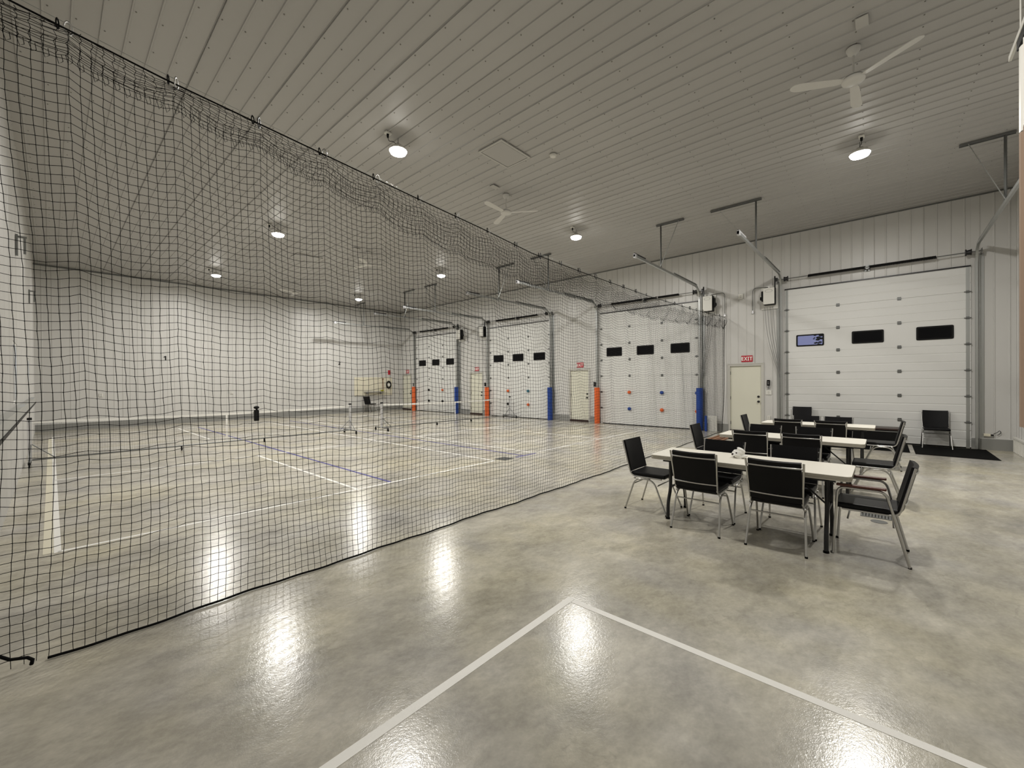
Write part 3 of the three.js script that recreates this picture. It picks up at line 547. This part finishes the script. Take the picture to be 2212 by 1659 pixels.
// ---------------------------------------------------------------- court nets on wheeled frames
function courtNet(x0, x1, z, label) {
  const t = thing('court_net', label, 'court net', [0, 0, z], 0, 'portable court nets');
  const top = (x) => { const u = (x - x0) / (x1 - x0) * 2 - 1; return 0.865 + 0.05 * u * u; };
  const strands = [];
  for (let y = 0.12; y < 0.85; y += 0.045) strands.push([V(x0 + 0.05, y, 0), V((x0 + x1) / 2, y, 0.0), V(x1 - 0.05, y, 0)]);
  for (let x = x0 + 0.06; x < x1; x += 0.045) strands.push([V(x, 0.1, 0), V(x, 0.5, 0), V(x, top(x), 0)]);
  const n = mesh('netting', sweep(strands, 0.0009, 3), M.net, t); n.userData.kind = 'stuff';
  const tape = []; for (let i = 0; i < 12; i++) { const a = x0 + (x1 - x0) * i / 12, b = x0 + (x1 - x0) * (i + 1) / 12; tape.push(prism([[a, top(a) - 0.055], [b, top(b) - 0.055], [b, top(b)], [a, top(a)]], 0.006).translate(0, 0, -0.003)); }
  mesh('top_tape', tape, M.line, t);
  mesh('centre_strap', [span((x0 + x1) / 2 - 0.022, (x0 + x1) / 2 + 0.022, 0.12, 0.82, 0.004, 0.008)], M.line, t);
  mesh('bottom_bar', [pipe([[x0, 0.11, 0], [x1, 0.11, 0]], 0.018, 0, 8)], M.darkGalv, t);
  for (const [x, q] of [[x0, -1], [x1, 1]]) {
    mesh('post', [span(x - 0.03, x + 0.03, 0.1, 0.93, -0.03, 0.03)], M.aluminium, t); mesh('post_cap', [rbox(0.07, 0.05, 0.07, 0.01, x, 0.95, 0)], M.blackSteel, t);
    mesh('base_leg', [pipe([[x, 0.11, -0.42], [x, 0.11, 0.42]], 0.02, 0, 8)], M.darkGalv, t); mesh('brace', [pipe([[x, 0.11, 0.34], [x - q * 0.02, 0.45, 0.0]], 0.01, 0, 6), pipe([[x - q * 0.36, 0.11, 0.0], [x - q * 0.01, 0.45, 0.0]], 0.01, 0, 6)], M.darkGalv, t);
    for (const s of [-1, 1]) mesh('caster', [cyl(0.042, 0.042, 0.024, 14).rotateZ(Math.PI / 2).translate(x, 0.042, s * 0.4), box(0.04, 0.05, 0.02, x, 0.085, s * 0.4)], M.black, t);
  }
  for (const f of [0.36, 0.63]) mesh('caster', [cyl(0.042, 0.042, 0.024, 14).rotateZ(Math.PI / 2).translate(x0 + (x1 - x0) * f, 0.042, 0.02), box(0.03, 0.05, 0.02, x0 + (x1 - x0) * f, 0.085, 0.01)], M.black, t);
  return t;
}
courtNet(-0.3, 6.5, -12.95, 'portable court net with white top tape on the left court');
courtNet(7.55, 14.05, -12.8, 'portable court net with white top tape on the court by the overhead doors');
{
  const t = thing('score_clip', 'black clip-on holder on the tape of the left court net', 'holder', [3.78, 0.62, -12.9]);
  mesh('holder', [rbox(0.12, 0.3, 0.07, 0.02, 0, 0.14, 0.02)], M.black, t); mesh('knob', [new THREE.SphereGeometry(0.055, 14, 10).scale(1.3, 0.8, 1).translate(0, 0.36, 0.02), cyl(0.02, 0.02, 0.08, 8, 0, 0.31, 0.02)], M.black, t);
}

// ---------------------------------------------------------------- divider net
{
  const t = thing('divider_net', 'tall black mesh divider net hanging across the room', 'net');
  const CELL = 0.0508, X0 = -0.37, X1 = 14.3, COL = Math.round((X1 - X0) / CELL), ROW = 70;
  const CAB = [[-0.4, 3.885], [-0.17, 3.86], [0.55, 3.775], [1.58, 3.70], [2.63, 3.625], [3.63, 3.56], [4.63, 3.475], [6.1, 3.455], [8.7, 3.45], [11.5, 3.52], [14.36, 3.64]];
  const cable = (x) => { for (let i = 0; i < CAB.length - 1; i++) if (x <= CAB[i + 1][0]) { const u = (x - CAB[i][0]) / (CAB[i + 1][0] - CAB[i][0]); return CAB[i][1] + (CAB[i + 1][1] - CAB[i][1]) * u; } return CAB[CAB.length - 1][1]; };
  const ZT = (x) => -3.76 - 0.002 * x, ZB = (x) => x < 6 ? -3.70 : -3.70 - (x - 6) * 0.022;
  const clips = []; for (let k = 0; k < 28; k++) { const x = 0.09 + 0.527 * k; if (x < 14.2) clips.push(x); }
  const sag = (x) => { const u = ((x - 0.09) / 0.527) % 1, v = u < 0 ? u + 1 : u; return 4 * v * (1 - v); };
  const sm = (a, b, v) => { const q = Math.max(0, Math.min(1, (v - a) / (b - a))); return q * q * (3 - 2 * q); };
  const pt = (x, f) => {                                           // f: 0 at the floor, 1 at the cable
    const topY = cable(x) - 0.07 - 0.06 * sag(x), y = 0.014 + f * (topY - 0.014), hang = Math.sin(Math.min(1, f * 1.02) * Math.PI);
    const wave = 0.045 * Math.sin(x * 3.1 + 0.6) * (0.12 + 0.88 * hang) + 0.03 * Math.sin(x * 6.7 + f * 2.2) * hang + 0.05 * Math.sin(x * 1.27 + f * 3.5 + 1.4) * hang + 0.006 * Math.sin(x * 17 + f * 9);
    const calm = 1 - 0.62 * sm(3, 9, x), near = Math.exp(-Math.max(0, x + 0.2) * 0.9);
    const px = x + 0.075 * near * (sm(0.95, 0.62, f) - 0.35 * sm(0.5, 0.05, f)) + 0.02 * Math.sin(f * 7 + x * 2.3) * hang;
    const z = ZB(x) + (ZT(x) - ZB(x)) * f + wave * calm + 0.14 * near * Math.sin(f * Math.PI) * Math.sin(f * 5.5 + 0.4);
    const low = sm(0.06, 0, f);
    return V(px, y - 0.02 * hang * calm * Math.sin(x * 3.1 + 2.2) + 0.003 * Math.sin(x * 31 + f * 40), z + low * 0.012 * Math.sin(x * 5));
  };
  const jit = (p) => { p.x += (rnd() - 0.5) * 0.004; p.y += (rnd() - 0.5) * 0.005; p.z += (rnd() - 0.5) * 0.004; return p; };
  const grid = []; for (let i = 0; i <= COL; i++) { const x = X0 + i * CELL, c = []; for (let j = 0; j <= ROW; j++) { const p = jit(pt(x, j / ROW)); if (p.y < 0.006) p.y = 0.006; c.push(p); } grid.push(c); }
  const strands = [...grid]; for (let j = 1; j <= ROW; j++) strands.push(grid.map((c) => c[j]));
  const n = mesh('netting', sweep(strands, 0.0020, 3), M.net, t); n.userData.kind = 'stuff';
  const oct = new THREE.OctahedronGeometry(0.0042, 0), op = oct.attributes.position.array, kp = []; 
  for (let i = 0; i <= COL && X0 + i * CELL < 8; i++) for (let j = 1; j <= ROW; j++) { const p = grid[i][j]; for (let k = 0; k < op.length; k += 3) kp.push(op[k] + p.x, op[k + 1] + p.y, op[k + 2] + p.z); }
  const kg = new THREE.BufferGeometry(); kg.setAttribute('position', new THREE.Float32BufferAttribute(kp, 3)); kg.computeVertexNormals();
  const kn = mesh('knots', kg, M.net, t); kn.userData.kind = 'stuff';
  // surplus net folded over below the cable
  const VR = 11, vg = [];
  for (let i = 0; i <= COL; i++) { const x = X0 + i * CELL, d = 0.15 + 0.24 * sm(0.6, 3.4, x) - 0.1 * sm(9, 13, x), c = []; for (let j = 0; j <= VR; j++) { const f = j / VR; c.push(V(x + 0.006 * Math.sin(j * 2.1 + x * 9) + (rnd() - 0.5) * 0.012, cable(x) - 0.012 - 0.045 * sag(x) * Math.min(1, f * 2) - d * f + (rnd() - 0.5) * 0.012, ZT(x) + 0.05 * Math.sin(f * Math.PI) + 0.02 + 0.02 * Math.sin(x * 8 + f * 4) + (rnd() - 0.5) * 0.014)); } vg.push(c); }
  const loops = vg.map((c, i) => { const e = c[VR]; return [e.clone(), V(e.x + 0.012, e.y - 0.045 - 0.02 * rnd(), e.z + 0.012), V(e.x + 0.03, e.y - 0.03, e.z), V(e.x + 0.024, e.y + 0.02, e.z - 0.02)]; });
  const vs = [...vg, ...loops]; for (let j = 1; j <= VR; j++) vs.push(vg.map((c) => c[j]));
  const vn = mesh('folded_netting', sweep(vs, 0.0019, 3), M.net, t); vn.userData.kind = 'stuff';
  const line = (fn, a, b, s) => { const p = []; for (let x = a; x <= b + 1e-6; x += s) p.push(fn(x)); return p; };
  mesh('top_rope', sweep([line((x) => V(x, cable(x), ZT(x) + 0.005), X0 + 0.0, 14.33, 0.1)], 0.0065, 6, true), M.net, t);
  mesh('support_wire', sweep([line((x) => V(x, cable(x) + 0.035 + 0.01 * Math.cos(x), ZT(x) - 0.01), XL + 0.03, 14.34, 0.2)], 0.0022, 5, true), M.galv, t);
  mesh('bottom_rope', sweep([line((x) => { const p = pt(x, 0); return V(p.x, 0.012, p.z); }, X0 + 0.3, 14.3, 0.05)], 0.0085, 6, true), M.net, t);
  mesh('side_rope', sweep([[...Array(36)].map((_, j) => { const f = 1 - j / 35 * 0.9, p = pt(X0, f); return V(-0.375 + 0.006 * Math.sin(j), p.y, p.z); }).concat([V(-0.30, 0.27, -3.73), V(-0.235, 0.13, -3.72), V(-0.17, 0.075, -3.70), V(-0.105, 0.06, -3.69), V(-0.085, 0.04, -3.685), V(-0.09, 0.012, -3.69)])], 0.0095, 6, true), M.net, t);
  mesh('side_rope', sweep([[...Array(30)].map((_, j) => { const p = pt(X1, j / 29); return V(Math.min(p.x, 14.33), p.y, p.z); })], 0.008, 6, true), M.net, t);
  const ring = new THREE.TorusGeometry(0.02, 0.0042, 6, 16).scale(1, 2.0, 1);
  for (const x of clips) { const c = mesh('carabiner', ring, rnd() < 0.6 ? M.chrome : M.blackSteel, t); c.position.set(x, cable(x) + 0.012, ZT(x)); c.rotation.y = (rnd() - 0.3) * 1.4; }
  const strap = new THREE.TorusGeometry(0.016, 0.004, 5, 12).scale(1, 1.8, 1);
  for (const x of clips) { const c = mesh('hook_strap', strap, M.net, t); c.position.set(x - 0.045, cable(x) + 0.016, ZT(x)); c.rotation.y = 0.5 + rnd(); }
}

// ---------------------------------------------------------------- tables
function makeTable(x, z, w, len, label) {
  const t = thing('folding_table', label, 'table', [x, 0, z], 0, 'white tables in a row');
  const H = 0.75, top = new THREE.Shape(rrect(w, len, 0.05, 6).map(([a, b]) => new THREE.Vector2(a, b)));
  mesh('tabletop', [new THREE.ExtrudeGeometry(top, { depth: 0.006, bevelEnabled: true, bevelSize: 0.001, bevelThickness: 0.001, bevelSegments: 1 }).rotateX(-Math.PI / 2).translate(0, H - 0.007, 0)], M.laminate, t);
  const rim = []; for (const [y, h, o] of [[H - 0.019, 0.011, 0], [H - 0.034, 0.013, -0.002], [H - 0.046, 0.010, 0]]) rim.push(new THREE.ExtrudeGeometry(new THREE.Shape(rrect(w + o * 2, len + o * 2, 0.05, 6).map(([a, b]) => new THREE.Vector2(a, b))), { depth: h, bevelEnabled: false }).rotateX(-Math.PI / 2).translate(0, y - 0.003, 0));
  mesh('edge_band', rim, M.edge, t);
  mesh('apron_rail', [span(-w / 2 + 0.1, -w / 2 + 0.13, H - 0.085, H - 0.05, -len / 2 + 0.12, len / 2 - 0.12), span(w / 2 - 0.13, w / 2 - 0.1, H - 0.085, H - 0.05, -len / 2 + 0.12, len / 2 - 0.12)], M.blackSteel, t);
  for (const q of [-1, 1]) {
    const zz = q * (len / 2 - 0.19);
    for (const s of [-1, 1]) { mesh('leg', [pipe([[s * 0.2, H - 0.06, zz], [s * 0.2, 0.34, zz], [s * 0.28, 0.2, zz], [s * 0.29, 0.006, zz]], 0.019, 0.1, 10, 6)], M.blackSteel, t); mesh('foot', [cyl(0.023, 0.025, 0.02, 12, s * 0.29, 0.01, zz)], M.rubber, t); }
    mesh('leg_crossbar', [pipe([[-0.2, 0.36, zz], [0.2, 0.36, zz]], 0.013, 0, 8), span(-w / 2 + 0.1, w / 2 - 0.1, H - 0.075, H - 0.05, zz - 0.02, zz + 0.02)], M.blackSteel, t);
    mesh('folding_brace', [pipe([[0, 0.37, zz], [0, H - 0.06, zz - q * 0.34]], 0.009, 0, 6)], M.blackSteel, t);
  }
  return t;
}
makeTable(5.165, -1.17, 0.70, 1.88, 'white table nearest the camera');
makeTable(7.71, -1.13, 0.68, 1.84, 'middle white table of the three');
makeTable(10.28, -1.045, 0.68, 1.80, 'white table nearest the overhead door');

// ---------------------------------------------------------------- chairs (built facing +z)
const chairGeo = (() => {
  const g = {}, W = 0.225;
  const arch = (s) => pipe([[s * 0.248, 0.008, -0.262], [s * W, 0.405, -0.135], [s * W, 0.405, 0.1], [s * 0.248, 0.008, 0.268]], 0.0105, 0.09, 8, 6);
  const ell = (s) => pipe([[s * (W - 0.012), 0.425, 0.2], [s * (W - 0.012), 0.425, -0.195], [s * (W + 0.012), 0.865, -0.30]], 0.0095, 0.07, 8, 6);
  g.arch = [arch(-1), arch(1)]; g.ell = [ell(-1), ell(1)];
  const foot = (x, z) => cyl(0.013, 0.013, 0.016, 10, x, 0.008, z);
  g.feet = [[-0.248, -0.262], [0.248, -0.262], [-0.248, 0.268], [0.248, 0.268]].map(([x, z]) => clean(foot(x, z)));
  g.stretch = [clean(pipe([[-0.235, 0.33, -0.16], [0.235, 0.33, -0.16]], 0.008, 0, 8)), clean(pipe([[-0.225, 0.345, 0.155], [0.225, 0.345, 0.155]], 0.008, 0, 8)), clean(pipe([[-0.22, 0.415, 0.05], [0.22, 0.415, 0.05]], 0.007, 0, 8))];
  const bent = (geo, tilt, y, z, curve) => { const p = geo.attributes.position; for (let i = 0; i < p.count; i++) { const u = p.getX(i) / 0.22; p.setZ(i, p.getZ(i) - curve * (1 - u * u)); } geo.computeVertexNormals(); return geo.rotateX(tilt).translate(0, y, z); };
  g.seat = clean(bent(new THREE.BoxGeometry(0.44, 0.45, 0.045, 10, 4, 1), 0, 0, 0, 0.0).rotateX(-Math.PI / 2));
  { const p = new RoundedBoxGeometry(0.44, 0.05, 0.45, 3, 0.022).translate(0, 0.455, 0.02); g.seat = clean(p); }
  g.back = clean(bent(new THREE.BoxGeometry(0.435, 0.40, 0.034, 14, 6, 1), -13.5 * D2R, 0.675, -0.245, 0.022));
  g.bars = [0.815, 0.535].map((y) => { const p = []; for (let i = 0; i <= 8; i++) { const u = i / 4 - 1; p.push(V(u * 0.225, y, -0.262 - (y - 0.675) * 0.24 - 0.027 * (1 - u * u))); } return sweep([p], 0.0085, 8, true); });
  g.caps = [clean(new THREE.SphereGeometry(0.016, 10, 8).translate(-0.226, 0.41, -0.14)), clean(new THREE.SphereGeometry(0.016, 10, 8).translate(0.226, 0.41, -0.14))];
  // arm version
  const arm = (s) => pipe([[s * 0.262, 0.008, 0.262], [s * 0.262, 0.635, 0.225], [s * 0.262, 0.635, -0.11], [s * 0.25, 0.008, -0.262]], 0.0115, 0.06, 8, 6);
  g.armFrame = [arm(-1), arm(1)];
  g.armRest = [-1, 1].map((s) => clean(new RoundedBoxGeometry(0.05, 0.022, 0.35, 2, 0.009).translate(s * 0.262, 0.658, 0.06)));
  return g;
})();
function makeChair(label, x, z, turn, arms, group = 'black vinyl chairs with chrome frames') {
  const t = thing(arms ? 'arm_chair' : 'stacking_chair', label, 'chair', [x, 0, z], turn, group), G = chairGeo;
  mesh('seat', G.seat, M.vinyl, t); mesh('backrest', G.back, M.vinyl, t);
  for (const g of arms ? G.armFrame : G.arch) mesh('leg_frame', g, M.chrome, t);
  for (const g of G.ell) mesh('back_post', g, M.chrome, t);
  for (const g of G.bars) mesh('back_bar', g, M.chrome, t);
  for (const g of G.stretch) mesh('stretcher', g, M.chrome, t);
  for (const g of G.feet) mesh('foot', g, M.rubber, t);
  if (arms) for (const g of G.armRest) mesh('armrest', g, M.arm, t); else for (const g of G.caps) mesh('joint_cap', g, M.chrome, t);
  return t;
}
const FX = Math.PI / 2, BX = -Math.PI / 2;                            // facing the overhead door wall / facing the camera side
makeChair('black chair at the nearest table, back to the camera, closer to the divider net', 4.865, -1.53, FX);
makeChair('black chair at the nearest table, back to the camera, nearer the red armrests', 4.865, -0.79, FX);
makeChair('black chair across the nearest table, closer to the divider net', 5.44, -1.53, BX);
makeChair('black chair across the nearest table, nearer the armchair', 5.44, -0.78, BX);
makeChair('black chair at the net end of the nearest table', 5.18, -2.23, 0);
makeChair('black chair with brown armrests at the right end of the nearest table', 5.17, -0.11, Math.PI, true);
makeChair('black chair at the middle table, back to the camera, closer to the net', 7.34, -1.53, FX);
makeChair('black chair at the middle table, back to the camera, farther from the net', 7.34, -0.89, FX);
makeChair('black chair across the middle table, closer to the net', 7.90, -1.54, BX);
makeChair('black chair across the middle table, farther from the net', 7.90, -0.86, BX);
makeChair('black chair at the net end of the middle table', 7.58, -2.21, 0);
makeChair('black chair at the right end of the middle table', 7.72, -0.11, Math.PI);
makeChair('black chair at the farthest table, back to the camera, closer to the net', 9.90, -1.43, FX);
makeChair('black chair at the farthest table, back to the camera, farther from the net', 9.90, -0.76, FX);
makeChair('black chair across the farthest table, closer to the net', 10.46, -1.25, BX);
makeChair('black chair across the farthest table, farther from the net', 10.46, -0.72, BX);
makeChair('black chair at the net end of the farthest table', 10.3, -2.06, 0);
makeChair('black chair at the right end of the farthest table', 10.28, -0.06, Math.PI);
makeChair('black chair against the overhead door, beside its left track', 13.95, -1.76, BX);
makeChair('black chair alone on the black mat against the overhead door', 13.99, 0.885, BX);
makeChair('black chair far away by the end wall below the cream board', 11.95, -21.45, 0.25);

// ---------------------------------------------------------------- small things
{
  const t = thing('crumpled_cloth', 'small crumpled white cloth with dark dots on the nearest table', 'cloth', [5.235, 0.75, -1.25]);
  const g = new THREE.IcosahedronGeometry(0.06, 4), p = g.attributes.position, v = new THREE.Vector3();
  for (let i = 0; i < p.count; i++) { v.fromBufferAttribute(p, i); const n = Math.sin(v.x * 70 + 1) * Math.sin(v.y * 85 + 2) * Math.sin(v.z * 64), k = 1 + 0.22 * n + 0.08 * Math.sin(v.x * 190 + v.y * 140); v.multiplyScalar(k); v.y = Math.max(-0.035, v.y * 1.0); v.x += v.y * 0.2; p.setXYZ(i, v.x * 1.05, v.y + 0.036, v.z * 1.1); }
  g.computeVertexNormals(); mesh('cloth', [g], M.line, t);
  mesh('cloth_fold', [new THREE.IcosahedronGeometry(0.03, 2).scale(1.1, 0.6, 1.6).rotateX(0.5).translate(0.0, 0.092, 0.03), new THREE.IcosahedronGeometry(0.035, 2).scale(1, 0.5, 1.4).rotateX(-0.3).translate(-0.02, 0.022, 0.055)], M.line, t);
  for (const [x, y, z, r] of [[-0.062, 0.062, -0.006, 0.009], [-0.05, 0.042, -0.048, 0.012], [-0.06, 0.022, -0.03, 0.010]]) mesh('dot', [new THREE.SphereGeometry(r, 10, 8).scale(0.5, 1, 1).translate(x, y, z)], M.darkWood, t);
}
{
  const t = thing('low_bench', 'low black bench with dark brown top behind the farthest table', 'bench', [13.72, 0, -0.3]);
  mesh('bench_top', [rbox(0.5, 0.045, 1.12, 0.01, 0, 0.425, 0)], M.darkWood, t); mesh('trim_strip', [span(-0.252, -0.245, 0.365, 0.38, -0.54, 0.54)], M.galv, t);
  mesh('body', [rbox(0.48, 0.39, 1.08, 0.01, 0, 0.207, 0)], M.black, t);
}
for (const [x0, x1, z0, z1, l] of [[12.7, 14.26, -1.9, 0.40, 'black rubber floor mat under the bench by the nearest overhead door'], [12.55, 14.26, 0.48, 1.70, 'black rubber floor mat under the lone chair by the nearest overhead door']]) {
  const t = thing('floor_mat', l, 'mat', [(x0 + x1) / 2, 0, (z0 + z1) / 2], 0, 'black rubber mats'), w = (x1 - x0) / 2, d = (z1 - z0) / 2;
  mesh('mat_field', [span(-w + 0.04, w - 0.04, 0.0005, 0.008, -d + 0.04, d - 0.04)], M.rubber, t);
  mesh('mat_border', [prism([[-w, 0.0005], [-w + 0.039, 0.0005], [-w + 0.039, 0.007], [-w, 0.002]], 2 * d).translate(0, 0, -d), span(w - 0.039, w, 0.0005, 0.006, -d, d), span(-w + 0.04, w - 0.04, 0.0005, 0.006, -d, -d + 0.039), span(-w + 0.04, w - 0.04, 0.0005, 0.006, d - 0.039, d)], M.rubber, t);
}
function drain(x, z, l) {
  const t = thing('floor_drain', l, 'drain', [x, 0.0015, z], 0, 'square floor drains');
  mesh('rim', [span(-0.15, 0.15, 0.0005, 0.004, -0.15, -0.13), span(-0.15, 0.15, 0.0005, 0.004, 0.13, 0.15), span(-0.15, -0.13, 0.0005, 0.004, -0.13, 0.13), span(0.13, 0.15, 0.0005, 0.004, -0.13, 0.13)], M.darkGalv, t);
  mesh('well', [span(-0.13, 0.13, 0.0003, 0.001, -0.13, 0.13)], M.black, t);
  for (let i = 0; i < 9; i++) mesh('grate_bar', [span(-0.13, 0.13, 0.0012, 0.0035, -0.124 + i * 0.0288, -0.106 + i * 0.0288)], M.darkGalv, t);
}
drain(6.62, -0.08, 'square floor drain behind the armchair at the nearest table');
drain(6.44, -6.03, 'square floor drain between the two courts behind the net');
single('drain_cover', [cyl(0.075, 0.075, 0.003, 24, 6.33, 0.002, -0.06)], M.darkGalv, 'small round floor cover next to the drain behind the armchair', 'cover');
[[12.65, -3.31, 0.02], [12.72, -3.42, -0.03], [12.6, -3.53, 0.015], [12.75, -3.64, -0.01]].forEach(([x, z, r], i) => {
  const b = single('wood_plank', [rbox(1.3, 0.022, 0.07, 0.003)], M.wood[i % 3], ['brown plank by the divider net, farthest from the net', 'second brown plank from the outside, by the divider net', 'third brown plank from the outside, by the divider net', 'brown plank lying right beside the divider net'][i], 'plank', 'planks on the floor by the net'); b.position.set(x, 0.0115, z); b.rotation.y = r;
});
single('white_panel', [rbox(0.05, 0.5, 0.27, 0.006, 14.2, 0.251, -4.13)], M.white, 'white upright panel at the wall beside the blue pad', 'panel');
single('blue_board', [rbox(0.06, 0.5, 0.07, 0.01, 14.08, 0.251, -4.30)], M.blue, 'blue upright board leaning beside the white panel', 'board');
{
  const t = thing('hanging_curtain', 'tan hanging curtain on a white rail at the right edge', 'curtain', [5.44, 0, 0.9]);
  const pts = []; for (let i = 0; i <= 12; i++) pts.push([0.36 - i * 0.03, 0.012 * Math.sin(i * 1.3)]); for (let i = 12; i >= 0; i--) pts.push([0.36 - i * 0.03, 0.012 * Math.sin(i * 1.3) + 0.004]);
  const s = prism(pts, 2.6).rotateX(-Math.PI / 2); mesh('fabric', [s.clone().translate(0, 1.2, 0)], M.tan, t); mesh('painted_lit_top', [prism(pts, 0.75).rotateX(-Math.PI / 2).translate(0, 3.81, 0)], M.line, t);  // white upper piece paints in the bright light on the curtain top
  mesh('rail', [span(-0.1, 0.72, 4.66, 4.71, -0.02, 0.0)], M.white, t); mesh('rail_track', [span(-0.1, 0.42, 4.58, 4.659, -0.015, 0.015)], M.black, t);
  for (const x of [-0.05, 0.3]) mesh('hanger_rod', [cyl(0.006, 0.006, HC - 4.71 - 0.012, 8, x, (HC - 0.012 + 4.71) / 2, -0.01)], M.white, t);
}
renderer.render(scene, camera);
